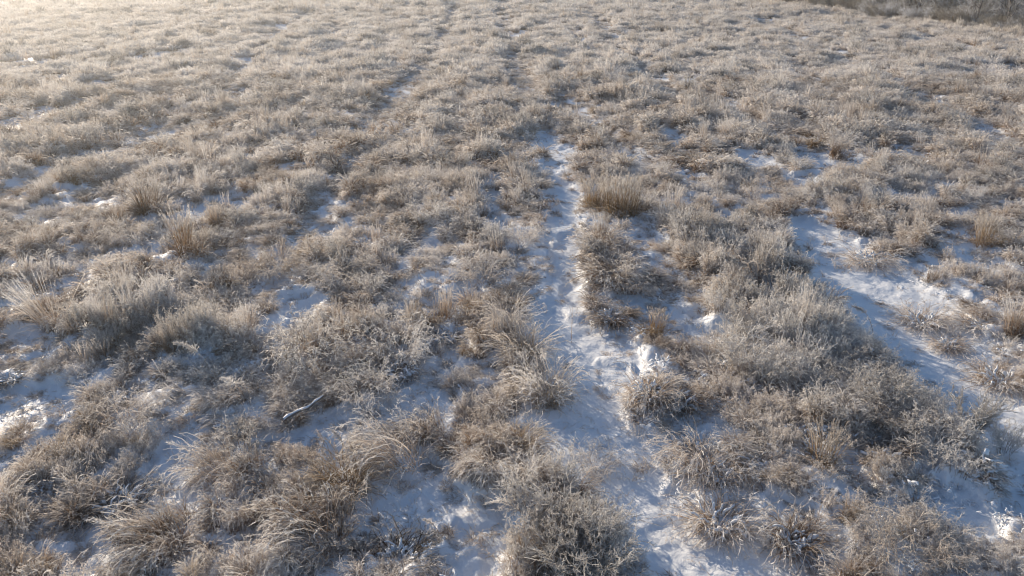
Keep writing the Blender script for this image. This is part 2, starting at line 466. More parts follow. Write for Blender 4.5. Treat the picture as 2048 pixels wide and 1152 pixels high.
def tussock(mat, h=0.5, r=0.2, n=150, lay=0.3, w=0.006, droop=(0.8, 1.9), frost=(0.25, 0.95), under=True, name='tussock', headn=7, lean=(0.05, 0.75)):
    S = Strips()
    P = stems(n, 8, r, (h * 0.75, h * 1.35), lean, droop, lay)
    tw = np.clip(RNG.normal(1.25, 0.45, (n, 1)), 0.4, 2.0)
    S.ribbons(P, blade_w(n, 8, w * 0.85, 1.0) * (1 + (tw - 1) * np.linspace(0, 1, 8)[None] ** 1.3), fr_ramp(n, 8, frost[0], frost[1], 1.3))
    rime(S, P, 5, 0.022, 0.006, frost[1])
    if under:
        m = int(n * 1.1)
        Q = stems(m, 6, r * 1.3, (h * 0.35, h * 0.85), (0.0, 1.25), (0.2, 1.9), lay * 0.6, 0.09)
        S.ribbons(Q, blade_w(m, 6, w * 1.05, 0.4), fr_ramp(m, 6, frost[0] - 0.2, frost[1] - 0.2))
    H = Strips(); hp = P[: int(n * 0.55)]
    heads(H, hp, headn + 3, 0.036, 0.010, 0.74, frost[1], 0.65)
    return {'blades': S.mesh(name + ' blades', mat), 'seed_heads': H.mesh(name + ' seed heads', mat)}
def reeds(mat, h=1.0, r=0.13, n=75, frost=(0.1, 0.95), lay=0.0, w=0.007, lean=(0.0, 0.22), droop=(0.0, 0.35)):
    S = Strips()
    P = stems(n, 7, r, (h * 0.7, h * 1.05), lean, droop, lay, 0.012)
    S.ribbons(P, blade_w(n, 7, w, 0.6), fr_ramp(n, 7, frost[0], frost[1], 1.2))
    m = n
    Q = stems(m, 7, r * 1.2, (h * 0.35, h * 0.8), (0.15, 0.8), (0.3, 1.6), lay, 0.03)
    S.ribbons(Q, blade_w(m, 7, w, 0.3), fr_ramp(m, 7, frost[0], frost[1] - 0.15, 1.2))
    rime(S, P, 5, 0.018, 0.005, frost[1])
    H = Strips(); heads(H, P[: n * 2 // 3], 16, 0.035, 0.009, 0.84, frost[1], 0.45)
    return {'blades': S.mesh('reed blades', mat), 'seed_heads': H.mesh('reed heads', mat)}
def bush(mat, h=0.6, r=0.22, n=34, br=9, frost=(0.15, 0.95), spread=(0.05, 0.6), w=0.009, lay=0.0, fuzz=5, fz=0.03, grav=0.0):
    """many branching stems ending in rimed sprays"""
    S = Strips(); H = Strips()
    P = stems(n, 7, r, (h * 0.8, h * 1.2), spread, (0.1, 0.6), lay, 0.03)
    S.ribbons(P, blade_w(n, 7, w, 0.5), fr_ramp(n, 7, frost[0], frost[1] - 0.1, 1.1))
    t = 0.25 + 0.75 * RNG.random((n, br)); O, T = along(P, t)
    O = O.reshape(-1, 3); T = T.reshape(-1, 3); T /= np.linalg.norm(T, axis=1, keepdims=True) + 1e-9
    M = len(O); D = T + RNG.normal(0, 0.75, (M, 3)); D[:, 2] = np.abs(D[:, 2]) * 0.7 + 0.25
    D /= np.linalg.norm(D, axis=1, keepdims=True)
    L = h * RNG.uniform(0.14, 0.34, M)
    k = np.linspace(0, 1, 4)
    bend = (RNG.normal(0, 0.25, (M, 1, 3)) - np.array([0, 0, grav])) * (k ** 2)[None, :, None]
    Q = O[:, None] + (D[:, None] * k[None, :, None] + bend) * L[:, None, None]
    S.ribbons(Q, blade_w(M, 4, w * 0.75, 1.3), fr_ramp(M, 4, (frost[0] + frost[1]) / 2 - 0.15, frost[1]))
    heads(H, Q, fuzz, fz, 0.009, 0.25, frost[1], 0.9)
    heads(H, P, fuzz * 2, fz, 0.009, 0.55, frost[1], 0.9)
    return {'stems': S.mesh('bush stems', mat), 'frosted_sprays': H.mesh('bush sprays', mat)}
def plume(mat, h=0.9, n=1, lean=(0.1, 0.35), ln=0.06, k=120, t0=0.62, droop=(0.5, 1.2)):
    """goldenrod-like stem with a feathery nodding plume"""
    S = Strips(); H = Strips()
    P = stems(n, 10, 0.02 + 0.03 * n, (h * 0.95, h * 1.1), lean, droop, 1.2, 0.01)
    for q in (0.0, 1.0):
        S.ribbons(P, blade_w(n, 10, 0.012, 0.5), fr_ramp(n, 10, 0.25, 0.9))
    rime(S, P, 26, 0.03, 0.008, 0.85)
    t = t0 + (1 - t0) * RNG.random((n, k)) ** 0.9
    O, T = along(P, t); T = T / (np.linalg.norm(T, axis=2, keepdims=True) + 1e-9)
    e = (1.15 - (t - t0) / (1 - t0))[..., None]
    D = (T * 0.7 + RNG.normal(0, 0.75, T.shape)); D[..., 2] -= 0.25
    D *= ln * e
    O = O.reshape(-1, 3); D = D.reshape(-1, 3)
    Q = O[:, None] + D[:, None] * np.linspace(0, 1, 3)[None, :, None]
    H.ribbons(Q, blade_w(len(Q), 3, 0.008, 0.8), np.full((len(Q), 3), 0.92))
    heads(H, Q, 5, 0.018, 0.007, 0.2, 0.95, 0.9)
    return {'stem': S.mesh('plume stem', mat), 'plume': H.mesh('plume head', mat)}
def bare_stalk(mat, h=0.9, n=1, side=8, lean=(0.05, 0.3), droop=(0.0, 0.3), w=0.012, r=0.03):
    S = Strips(); H = Strips()
    P = stems(n, 9, r, (h * 0.8, h * 1.05), lean, droop, 0.8, 0.01)
    S.ribbons(P, blade_w(n, 9, w, 0.5), fr_ramp(n, 9, 0.1, 0.85)); S.ribbons(P, blade_w(n, 9, w, 0.5), fr_ramp(n, 9, 0.1, 0.85))
    rime(S, P, 24, 0.022, 0.007, 0.85)
    t = 0.35 + 0.65 * RNG.random((n, side)); O, T = along(P, t)
    O = O.reshape(-1, 3); T = T.reshape(-1, 3); T /= np.linalg.norm(T, axis=1, keepdims=True) + 1e-9
    D = T + RNG.normal(0, 0.45, T.shape); L = h * RNG.uniform(0.06, 0.2, len(O))
    Q = O[:, None] + D[:, None] * np.linspace(0, 1, 4)[None, :, None] * L[:, None, None]
    S.ribbons(Q, blade_w(len(Q), 4, w * 0.7, 0.7), fr_ramp(len(Q), 4, 0.4, 0.9))
    heads(H, Q, 10, 0.022, 0.008, 0.3, 0.9, 0.8)
    return {'stem': S.mesh('stalk stem', mat), 'twigs': H.mesh('stalk twigs', mat)}
def merged(parts, name):
    """parts joined into one mesh, for the uncountable grass"""
    V, Fs, fr, n = [], {}, [], 0
    mats = []
    for me in parts.values():
        k = len(me.vertices); a = np.empty(k * 3, np.float32); me.vertices.foreach_get('co', a); V.append(a.reshape(-1, 3))
        b = np.empty(k, np.float32)
        if 'frost' in me.attributes: me.attributes['frost'].data.foreach_get('value', b)
        else: b[:] = 1
        fr.append(b)
        tot = np.empty(len(me.polygons), np.int32); me.polygons.foreach_get('loop_total', tot)
        li = np.empty(len(me.loops), np.int32); me.loops.foreach_get('vertex_index', li)
        p = 0; st = np.concatenate([[0], np.cumsum(tot)[:-1]])
        for q in (3, 4):
            s = st[tot == q]
            if len(s): Fs.setdefault(q, []).append(li[s[:, None] + np.arange(q)] + n)
        n += k; mats.append(me.materials[0])
    me = make_mesh(name, np.concatenate(V), [np.concatenate(v) for v in Fs.values()], mats[0], np.concatenate(fr))
    return me

# ---- prototypes for the cover, with thicker rime-laden stems where single fine stems merge in the distance
PROTO = []      # (kind, mesh)
def proto(kind, me): PROTO.append((kind, me))
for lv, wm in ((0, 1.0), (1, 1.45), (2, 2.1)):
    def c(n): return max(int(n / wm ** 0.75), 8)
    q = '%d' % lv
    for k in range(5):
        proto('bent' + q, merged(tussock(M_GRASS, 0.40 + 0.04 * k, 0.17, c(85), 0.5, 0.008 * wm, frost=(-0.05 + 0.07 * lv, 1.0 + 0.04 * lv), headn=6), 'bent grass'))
    for k in range(4):
        proto('arch' + q, merged(tussock(M_GRASS, 0.52, 0.2, c(60), 0.9, 0.009 * wm, (1.2, 2.4), (0.05, 1.05), True, headn=9), 'arching grass'))
    for k in range(3):
        proto('gold' + q, merged(tussock(M_GOLD, 0.46, 0.15, c(90), 0.3, 0.008 * wm, frost=(0.0, 0.9)), 'golden grass'))
    for k in range(4):
        proto('bush' + q, merged(bush(M_WEED, 0.42 + 0.05 * k, 0.2, c(20), 8, (0.0, 1.0), w=0.011 * wm, fuzz=5, fz=0.028 * wm ** 0.5, grav=0.3), 'weed bush'))
    for k in range(3):
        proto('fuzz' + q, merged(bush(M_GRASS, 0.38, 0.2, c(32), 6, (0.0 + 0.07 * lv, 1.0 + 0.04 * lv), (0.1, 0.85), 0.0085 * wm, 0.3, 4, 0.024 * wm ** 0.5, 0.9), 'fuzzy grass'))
    for k in range(2):
        proto('reed' + q, merged(reeds(M_GRASS, 0.75, 0.16, c(40), w=0.008 * wm), 'upright grass'))
    for k in range(3):
        proto('low' + q, merged(tussock(M_GRASS, 0.24, 0.18, c(50), 0.6, 0.009 * wm, (0.9, 1.9), (0.2, 1.0), True, headn=3, lean=(0.4, 1.1)), 'low grass'))
    for k in range(4):
        proto('sprig' + q, merged(bare_stalk(M_GRASS, 0.30, 5, 3, (0.1, 0.9), (0.6, 1.8), 0.007 * wm, 0.1), 'thin sprigs'))
    for k in range(2):
        proto('tall' + q, merged(bare_stalk(M_GRASS, 0.65, 3, 7, (0.1, 0.5), (0.2, 1.3), 0.009 * wm, 0.1), 'tall sprigs'))
# wider clumps with thicker stems for the far meadow
for k in range(6):
    a = tussock(M_FAR, 0.36, 0.3, 110, 0.25, 0.021, (0.3, 1.4), (0.22, 1.1), False, headn=3, lean=(0.02, 0.6))
    proto('far', merged(a, 'far grass'))
for k in range(3):
    proto('farbush', merged(bush(M_WEED, 0.46, 0.26, 22, 7, (0.0, 1.0), (0.05, 0.5), 0.024, 0, 3, 0.06), 'far weeds'))
KIND = {}
pc = bpy.data.collections.new('plant shapes')
for i, (k, me) in enumerate(PROTO):
    o = bpy.data.objects.new('shape_%03d' % i, me); pc.objects.link(o); KIND.setdefault(k, []).append(i)

def scatter(name, label, cat, pts, rot, scl, idx, coll=pc):
    me = bpy.data.meshes.new(name); n = len(pts)
    me.vertices.add(n); me.vertices.foreach_set('co', np.asarray(pts, np.float32).ravel())
    a = me.attributes.new('rot', 'FLOAT_VECTOR', 'POINT'); a.data.foreach_set('vector', np.asarray(rot, np.float32).ravel())
    a = me.attributes.new('scl', 'FLOAT_VECTOR', 'POINT'); a.data.foreach_set('vector', np.asarray(scl, np.float32).ravel())
    a = me.attributes.new('idx', 'INT', 'POINT'); a.data.foreach_set('value', np.asarray(idx, np.int32).ravel())
    o = obj(name, me); o['kind'] = 'stuff'; o['label'] = label; o['category'] = cat
    ng = bpy.data.node_groups.new(name, 'GeometryNodeTree')
    ng.interface.new_socket('Geometry', in_out='INPUT', socket_type='NodeSocketGeometry')
    ng.interface.new_socket('Geometry', in_out='OUTPUT', socket_type='NodeSocketGeometry')
    N = ng.nodes; L = ng.links
    gi = N.new('NodeGroupInput'); go = N.new('NodeGroupOutput')
    ip = N.new('GeometryNodeInstanceOnPoints'); ci = N.new('GeometryNodeCollectionInfo')
    ci.inputs['Collection'].default_value = coll; ci.inputs['Separate Children'].default_value = True; ci.inputs['Reset Children'].default_value = True
    ip.inputs['Pick Instance'].default_value = True
    def att(nm, ty):
        q = N.new('GeometryNodeInputNamedAttribute'); q.data_type = ty; q.inputs['Name'].default_value = nm
        return [s for s in q.outputs if s.enabled][0]
    er = N.new('FunctionNodeEulerToRotation')
    L.new(gi.outputs[0], ip.inputs['Points']); L.new(ci.outputs[0], ip.inputs['Instance'])
    L.new(att('idx', 'INT'), ip.inputs['Instance Index'])
    L.new(att('rot', 'FLOAT_VECTOR'), er.inputs[0]); L.new(er.outputs[0], ip.inputs['Rotation'])
    L.new(att('scl', 'FLOAT_VECTOR'), ip.inputs['Scale'])
    L.new(ip.outputs[0], go.inputs[0])
    md = o.modifiers.new('scatter', 'NODES'); md.node_group = ng
    return o

# ------------------------------------------------------------------ single plants one can point to
SINGLES = []    # world spots kept free of the general cover: x, y, r
def thing(name, label, cat, x, y, rz, s, group):
    z = float(height_at([x], [y])[0])
    o = bpy.data.objects.new(name, None); C.objects.link(o)
    o.empty_display_size = 0.1
    o.location = (x, y, z); o.rotation_euler = (0, 0, rz); o.scale = s
    o['label'] = label; o['category'] = cat
    if group: o['group'] = group
    return o
def drapes_mesh(name, n, base_r, h, rad=(0.010, 0.024)):
    """ropes of snow lying along bent blades"""
    K = 9; J = 6
    P = stems(n, K, base_r, (h * 1.0, h * 1.5), (0.2, 0.9), (1.4, 2.6), 0.1, 0.03)
    a = 2 * PI * np.arange(J) / J
    V = []; Fc = []; c = 0
    for i in range(n):
        k0 = RNG.integers(1, 4); p = P[i, k0:k0 + RNG.integers(4, 7)].copy(); m = len(p); p += RNG.normal(0, 0.006, p.shape)
        R = RNG.uniform(*rad) * (0.45 + 1.1 * RNG.random(m)) * np.sin(np.linspace(0.35, PI - 0.25, m)) ** 0.6
        T = np.gradient(p, axis=0); T /= np.linalg.norm(T, axis=1, keepdims=True) + 1e-9
        A = np.cross(T, [0.01, 0.02, 1.0]); A /= np.linalg.norm(A, axis=1, keepdims=True) + 1e-9
        B = np.cross(A, T)
        ring = p[:, None] + (A[:, None] * np.cos(a)[None, :, None] * 1.3 + B[:, None] * np.sin(a)[None, :, None]) * R[:, None, None]
        V.append(ring.reshape(-1, 3))
        ii = np.arange(m - 1)[:, None] * J + np.arange(J)[None] + c; jj = np.arange(m - 1)[:, None] * J + (np.arange(J)[None] + 1) % J + c
        Fc.append(np.stack([ii, jj, jj + J, ii + J], 2).reshape(-1, 4)); c += m * J
    return make_mesh(name, np.concatenate(V), [np.concatenate(Fc)], M_SNOW, None, True)
def cap_mesh(z0, r):
    """snow lying over bent grass: a thin uneven pad whose rim runs out into hanging fingers"""
    NA, NR = 44, 9
    a = np.linspace(0, 2 * PI, NA, endpoint=False); sd_ = random.random() * 50
    R = r * (0.35 + 1.25 * fbm(np.cos(a) * 1.0 + sd_, np.sin(a) * 1.0 + 3, 0.6, 2, 2)) * (1 + 0.55 * (vnoise(a * 5.1 + sd_, a * 0 + sd_) - 0.5))
    t = np.linspace(0.02, 1, NR)
    X = (t[:, None] * R[None]) * np.cos(a)[None] + random.gauss(0, r * 0.3); Y = (t[:, None] * R[None]) * np.sin(a)[None]
    rho = np.hypot(X, Y)
    Z = z0 - 1.6 * rho ** 2 / max(r, 0.05) * 0.5 + (fbm(X + sd_, Y, 0.07, 2, 5) - 0.5) * 0.055 - 0.02 * t[:, None] ** 4
    top = np.stack([X, Y, Z], 2); bot = np.stack([X * 0.92, Y * 0.92, Z - 0.03 * (1 - t[:, None] ** 2) - 0.012], 2)
    V = np.concatenate([top.reshape(-1, 3), bot.reshape(-1, 3)])
    i = np.arange(NR - 1)[:, None] * NA + np.arange(NA)[None]; j = np.arange(NR - 1)[:, None] * NA + (np.arange(NA)[None] + 1) % NA
    f1 = np.stack([i, i + NA, j + NA, j], 2).reshape(-1, 4); off = NR * NA
    f2 = np.stack([i, j, j + NA, i + NA], 2).reshape(-1, 4) + off
    e = (NR - 1) * NA + np.arange(NA); e2 = (NR - 1) * NA + (np.arange(NA) + 1) % NA
    f3 = np.stack([e, e + off, e2 + off, e2], 1)
    f4 = np.stack([np.arange(NA), (np.arange(NA) + 1) % NA], 1)
    cap0 = np.stack([np.zeros(NA - 2, int), np.arange(1, NA - 1), np.arange(2, NA)], 1)
    return make_mesh('pad', V, [np.concatenate([f1, f2, f3]), np.concatenate([cap0, cap0[:, ::-1] + off])], M_SNOW, None, True)
def cap(h, r, n=5):
    a = drapes_mesh('tongues', n * 2, r * 0.9, h * 0.5, (0.010, 0.022))
    b = drapes_mesh('snow on grass', n * 4, r, h * 0.62, (0.005, 0.011))
    me = merged({'a': a, 'b': b}, 'snow on grass')
    me.polygons.foreach_set('use_smooth', np.ones(len(me.polygons), bool))
    return me
LIB = {}
def shape(kind, v):
    key = (kind, v)
    if key in LIB: return LIB[key]
    if kind == 'tussock': p = tussock(M_GRASS, 0.5, 0.21, 210, 0.35, 0.006)
    elif kind == 'brown': p = tussock(M_GOLD, 0.5, 0.21, 250, 0.3, 0.006, (0.5, 1.9))
    elif kind == 'snowy':
        p = tussock(M_GRASS, 0.42, 0.2, 190, 0.3, 0.006, (0.8, 2.9), (0.1, 0.95), lean=(0.3, 1.2)); p['snow_drapes'] = cap(0.4, 0.13, 7)
    elif kind == 'dark':
        p = tussock(M_WEED, 0.34, 0.2, 150, 0.4, 0.006, (0.8, 2.6), (0.0, 0.8), lean=(0.4, 1.3)); p['snow_drapes'] = cap(0.3, 0.14, 8)
    elif kind == 'arch': p = tussock(M_GRASS, 0.62, 0.22, 120, 1.2, 0.006, (0.9, 2.3), (0.15, 1.0), headn=12)
    elif kind == 'reed': p = reeds(M_GRASS, 1.0, 0.13, 85)
    elif kind == 'leanreed': p = reeds(M_GRASS, 1.0, 0.12, 70, lay=1.0, lean=(0.25, 0.6), droop=(0.0, 0.4))
    elif kind == 'goldreed': p = reeds(M_GOLD, 0.9, 0.3, 210)
    elif kind == 'smallgold': p = reeds(M_GOLD, 0.75, 0.13, 90)
    elif kind == 'bush': p = bush(M_GRASS, 0.6, 0.26, 60, 9, (0.3, 1.0), (0.1, 0.85), 0.007, 0, 5, 0.026, 0.8)
    elif kind == 'weed': p = bush(M_WEED, 0.62, 0.24, 44, 11, (0.1, 1.0), (0.05, 0.6), 0.009, 0, 6, 0.032)
    elif kind == 'shrub': p = bush(M_WEED, 0.8, 0.12, 26, 16, (0.0, 0.75), (0.0, 0.22), 0.012, 0, 6, 0.035)
    elif kind == 'plume': p = plume(M_GRASS)
    elif kind == 'plumes': p = plume(M_GRASS, 0.9, 3)
    elif kind == 'stalk': p = bare_stalk(M_GRASS)
    elif kind == 'leanstalk': p = bare_stalk(M_GRASS, 0.9, 1, 5, (0.7, 0.9), (0.0, 0.2))
    elif kind == 'darkstalk': p = bare_stalk(M_DARK, 0.9, 3, 10, (0.0, 0.2), (0.0, 0.2), 0.025)
    LIB[key] = p
    return p
NAMES = {'tussock': ('grass_tussock', 'grass tussock'), 'brown': ('grass_tussock', 'grass tussock'), 'snowy': ('snowy_tussock', 'grass tussock'), 'dark': ('snowy_tussock', 'grass tussock'),
         'arch': ('arching_grass', 'grass tussock'), 'reed': ('reed_clump', 'reed clump'), 'leanreed': ('reed_clump', 'reed clump'), 'goldreed': ('reed_clump', 'reed clump'), 'smallgold': ('reed_clump', 'reed clump'),
         'bush': ('frosted_bush', 'bush'), 'weed': ('frosted_bush', 'bush'), 'shrub': ('small_shrub', 'shrub'), 'plume': ('plume_stalk', 'plant stalk'), 'plumes': ('plume_stalk', 'plant stalk'),
         'stalk': ('bare_stalk', 'plant stalk'), 'leanstalk': ('bare_stalk', 'plant stalk'), 'darkstalk': ('dead_stalk', 'plant stalk')}
GROUPS = {'grass tussock': 'frosted grass tussocks of the meadow', 'reed clump': 'upright reed clumps of the meadow', 'bush': 'domed frosted weed bushes', 'plant stalk': 'single frosted plant stalks', 'shrub': None}
UNIT_H = {'tussock': .5, 'brown': .5, 'snowy': .4, 'dark': .32, 'arch': .55, 'reed': 1.0, 'leanreed': .85, 'goldreed': .9, 'smallgold': .75, 'bush': .62, 'weed': .68, 'shrub': .9, 'plume': .85, 'plumes': .85, 'stalk': .9, 'leanstalk': .6, 'darkstalk': .9}
UNIT_R = {'tussock': .32, 'brown': .32, 'snowy': .28, 'dark': .25, 'arch': .4, 'reed': .15, 'leanreed': .15, 'goldreed': .35, 'smallgold': .17, 'bush': .42, 'weed': .4, 'shrub': .2, 'plume': .05, 'plumes': .05, 'stalk': .05, 'leanstalk': .05, 'darkstalk': .05}
# kind, base x, base y, height in photo pixels, width factor, lay direction in degrees (or None), label
L_ = 180
PLANTS = [
    ('reed', 372, 512, 112, 1.0, None, 'tallest straw reed clump with brown base, standing beside the snowy hollow'),
    ('reed', 432, 452, 62, 1.0, None, 'pale reed clump with dark brush tips rising from the snowy hollow, behind the tallest clump'),
    ('reed', 298, 424, 84, 1.9, L_, 'broad fan of pale upright grass just behind the snowy hollow'),
    ('reed', 410, 388, 66, 0.8, None, 'thin bundle of pale upright stalks above the snowy hollow'),
    ('reed', 404, 330, 44, 0.8, None, 'small pale stalk bundle beside the small round snow patch'),
    ('leanreed', 108, 662, 118, 1.0, L_, 'reed clump leaning steeply over, with bent brown base, beside a snow strip'),
    ('goldreed', 1240, 425, 84, 1.35, None, 'broad golden grass clump on the bank of the middle snow track, most golden of all'),
    ('smallgold', 1185, 415, 62, 1.4, None, 'smaller golden grass clump between the broad golden clump and the track'),
    ('reed', 1345, 425, 62, 1.6, None, 'pale upright grass clump behind the broad golden clump, by a blue snow hollow'),
    ('smallgold', 1965, 488, 72, 1.2, 20, 'golden fan of leaning grass beyond the wide snow track'),
    ('reed', 1672, 318, 58, 1.3, None, 'pale upright reed clump between two small snow patches across the meadow'),
    ('reed', 1446, 275, 46, 1.6, None, 'pale upright grass behind the rippled snow patch'),
    ('smallgold', 1642, 925, 88, 1.3, 60, 'golden spiky grass clump in the middle of the frosted bank'),
    ('reed', 1462, 566, 48, 1.0, None, 'short straw reed clump at the top of the frosted bank'),
    ('reed', 2026, 660, 96, 1.2, None, 'tall pale reed clump at the edge of the picture beyond the wide track'),
    ('smallgold', 1312, 668, 58, 1.2, None, 'golden spiky tuft with thin stalks beside the shaded snow apron'),
    ('bush', 620, 720, 118, 1.35, None, 'largest domed frosted bush, at the side of the middle of the meadow'),
    ('bush', 795, 715, 92, 1.25, None, 'paler domed bush touching the largest one'),
    ('bush', 735, 806, 82, 1.1, None, 'round bush with spiky tips in front of the two large domed bushes'),
    ('weed', 1480, 725, 92, 1.3, None, 'leafy grey weed bush with many frosted heads on the frosted bank'),
    ('weed', 1560, 672, 60, 1.2, None, 'dark weed bush behind the leafy grey one on the bank'),
    ('weed', 1645, 670, 60, 1.2, None, 'dark-hearted bush on the bank beside the wide snow track'),
    ('bush', 262, 486, 56, 1.1, None, 'small round feathery bush in front of the broad fan of grass'),
    ('bush', 552, 556, 62, 1.4, None, 'low domed tawny bush behind the largest bush'),
    ('bush', 690, 572, 60, 1.5, None, 'wide pale bush between the low tawny bush and the middle track'),
    ('bush', 1045, 486, 50, 1.3, None, 'domed bush leaning over the middle track, left of the shaded snow bend'),
    ('bush', 965, 556, 56, 1.5, None, 'tawny domed bush beside the narrow part of the middle track'),
    ('bush', 860, 440, 50, 1.6, None, 'pale round bush with a smooth crest beyond the domed bushes'),
    ('shrub', 1935, 880, 100, 1.0, None, 'dense upright brown shrub sticking up against the wide snow track'),
    ('weed', 2005, 905, 72, 0.8, None, 'pale lacy weed on the snow beside the upright brown shrub'),
    ('bush', 1195, 930, 48, 1.5, None, 'low pale bush standing alone on the snow of the middle track'),
    ('weed', 1080, 1015, 84, 1.4, None, 'dark grey bush beside the middle track, behind the foremost one'),
    ('weed', 1165, 1135, 100, 1.4, None, 'big dark grey bush at the bottom edge beside the middle track'),
    ('bush', 262, 850, 74, 1.3, L_, 'spray-tipped bush beside the blue snow basin'),
    ('bush', 1820, 1110, 80, 1.6, None, 'wide pale feathery bush near the bottom edge of the frosted bank'),
    ('weed', 1760, 800, 70, 1.3, None, 'grey weed bush halfway down the bank by the wide track'),
    ('weed', 1840, 880, 72, 1.2, None, 'grey weed bush just up the bank from the upright brown shrub'),
    ('brown', 1090, 800, 92, 1.0, L_, 'rounded golden-brown tussock drooping over the edge of the middle track'),
    ('brown', 1045, 712, 66, 1.1, L_, 'straw-brown tussock just behind the golden-brown one'),
    ('tussock', 1015, 650, 60, 1.1, L_, 'pale brown tussock second behind the golden-brown one at the track edge'),
    ('snowy', 1295, 795, 76, 1.0, 270, 'snow-hung tussock beside the brightest sunlit snow'),
    ('snowy', 1358, 808, 62, 1.0, 270, 'snow-hung tussock just beside the one at the sunlit snow'),
    ('snowy', 1290, 850, 44, 1.0, 270, 'low snow-caked tuft in front of the tussock at the sunlit snow'),
    ('snowy', 1222, 645, 46, 1.1, 270, 'small snow-capped tussock between the narrow track and the shaded snow apron'),
    ('tussock', 1215, 560, 56, 1.3, 250, 'spreading straw tussock beside the narrowest stretch of the middle track'),
    ('tussock', 1200, 495, 58, 1.2, 270, 'drooping tawny tussock hanging over the track below the broad golden clump'),
    ('arch', 1390, 925, 84, 1.0, 240, 'tussock of long drooping blades facing the middle track'),
    ('snowy', 1432, 955, 64, 1.0, 270, 'drooping brown tussock with snow sides in front of the long-bladed one'),
    ('snowy', 1515, 945, 60, 1.0, 270, 'snow-clotted tussock behind the snow pillows'),
    ('snowy', 1474, 895, 40, 0.9, 270, 'small drooping tuft behind the brown tussock with snow sides'),
    ('snowy', 1440, 1050, 76, 1.1, 270, 'snow-caked brown tussock at the near end of the middle track'),
    ('snowy', 1590, 1090, 84, 1.0, 270, 'snow-caked tussock with long hanging blades near the bottom edge'),
    ('brown', 1040, 900, 60, 1.0, None, 'golden tuft at the narrow shaded corner of the middle track'),
    ('brown', 690, 975, 66, 1.2, L_, 'golden tussock behind the lumpy near snow patch'),
    ('arch', 800, 925, 84, 1.1, L_, 'wide tussock of arching rimed blades beside the golden tussock'),
    ('arch', 440, 950, 76, 1.0, L_, 'arching grass spray reaching over the narrow blue snow strip'),
    ('arch', 860, 865, 60, 1.0, L_, 'arching tuft behind the wide arching tussock'),
    ('arch', 640, 1080, 80, 1.1, L_, 'arching tussock near the bottom edge beside the lumpy snow patch'),
    ('arch', 330, 1090, 80, 1.1, L_, 'arching tussock at the foot of the narrow blue snow strip'),
    ('snowy', 1738, 525, 48, 1.4, 300, 'tussock island in the upper part of the wide snow track'),
    ('snowy', 1843, 648, 54, 1.2, 300, 'snow-topped tussock island in the sunlit side of the wide track'),
    ('snowy', 1962, 655, 46, 1.3, 200, 'flattened tussock among sunlit snow beyond the wide track'),
    ('snowy', 1896, 695, 40, 1.0, 270, 'small snowy tuft between the wide track and the flattened tussock'),
    ('snowy', 2000, 765, 64, 1.2, 300, 'snow-covered tussock beyond the lower stretch of the wide track'),
    ('dark', 800, 745, 40, 1.3, None, 'dark snow-capped clump like a stone in front of the paler domed bush'),
    ('dark', 896, 680, 34, 1.2, None, 'small dark snow-capped clump beside the shaded snow lane'),
    ('dark', 235, 1005, 56, 1.2, L_, 'dark snow-capped clump beside the narrow blue snow strip'),
    ('dark', 20, 765, 30, 1.4, L_, 'dark low clump at the edge of the blue snow basin'),
    ('dark', 800, 1120, 40, 1.5, None, 'dark clump under snow at the bottom of the lumpy near snow patch'),
    ('plume', 1745, 668, 78, 1.0, L_, 'lone feathery plume on a bare stem standing in the wide snow track'),
    ('stalk', 1145, 680, 90, 1.0, None, 'slender frosted weed stem standing alone in the middle track'),
    ('plume', 425, 755, 88, 1.3, L_, 'feathery plume leaning out in front of the dark hollow, upper of a pair'),
    ('plume', 490, 800, 88, 1.3, L_, 'feathery plume leaning out in front of the dark hollow, lower of a pair'),
    ('leanstalk', 382, 790, 80, 1.1, L_, 'bare frosted stalk slanting across the small snow gap beside the two plumes'),
    ('leanstalk', 255, 985, 100, 1.2, L_, 'long bare stalk slanting over the flattened grass by the blue strip'),
    ('stalk', 288, 1070, 110, 1.0, L_, 'long upright curved stalk beside the foot of the blue snow strip'),
    ('plume', 1225, 1125, 70, 1.2, L_, 'pale plume rising from the big dark grey bush at the bottom edge'),
    ('plume', 1262, 1085, 66, 1.2, L_, 'smaller pale plume at the track side of the big dark grey bush'),
    ('plume', 880, 1070, 60, 1.2, L_, 'nodding plume beside the lumpy near snow patch'),
    ('plume', 1812, 890, 60, 1.2, L_, 'rounded plume on the lower bank above the dark hollow'),
    ('plume', 1525, 580, 56, 1.2, L_, 'round-headed plume at the top of the frosted bank'),
    ('plume', 772, 660, 60, 1.2, L_, 'plume standing over the seam between the two large domed bushes'),
    ('plume', 700, 930, 70, 1.2, L_, 'plume bowing over the golden tussock'),
    ('darkstalk', 1003, 96, 20, 0.8, None, 'dark forked dead stalk in the distance beyond the far end of the middle track'),
    ('darkstalk', 975, 66, 22, 0.7, None, 'dark thin stalk just behind the forked dead one in the distance'),
    ('darkstalk', 46, 96, 24, 1.0, None, 'dark dead stalk cluster far off in the hazy corner of the meadow'),
    ('darkstalk', 132, 46, 18, 0.8, None, 'thin dark stalk farthest off in the hazy part of the meadow'),
    ('darkstalk', 167, 42, 20, 0.7, None, 'tallest thin dark stalk in the hazy part of the meadow'),
    ('darkstalk', 14, 102, 22, 0.8, None, 'dark stalk at the very edge beside the dark stalk cluster in haze'),
    ('darkstalk', 512, 282, 38, 0.6, None, 'single dark upright stalk above the domed mounds past the round snow patch'),
    ('darkstalk', 638, 286, 32, 0.6, None, 'single dark stalk beside the smooth pale mound'),
    ('darkstalk', 1516, 102, 18, 0.6, None, 'lone short dark stalk across the meadow under the wood'),
]
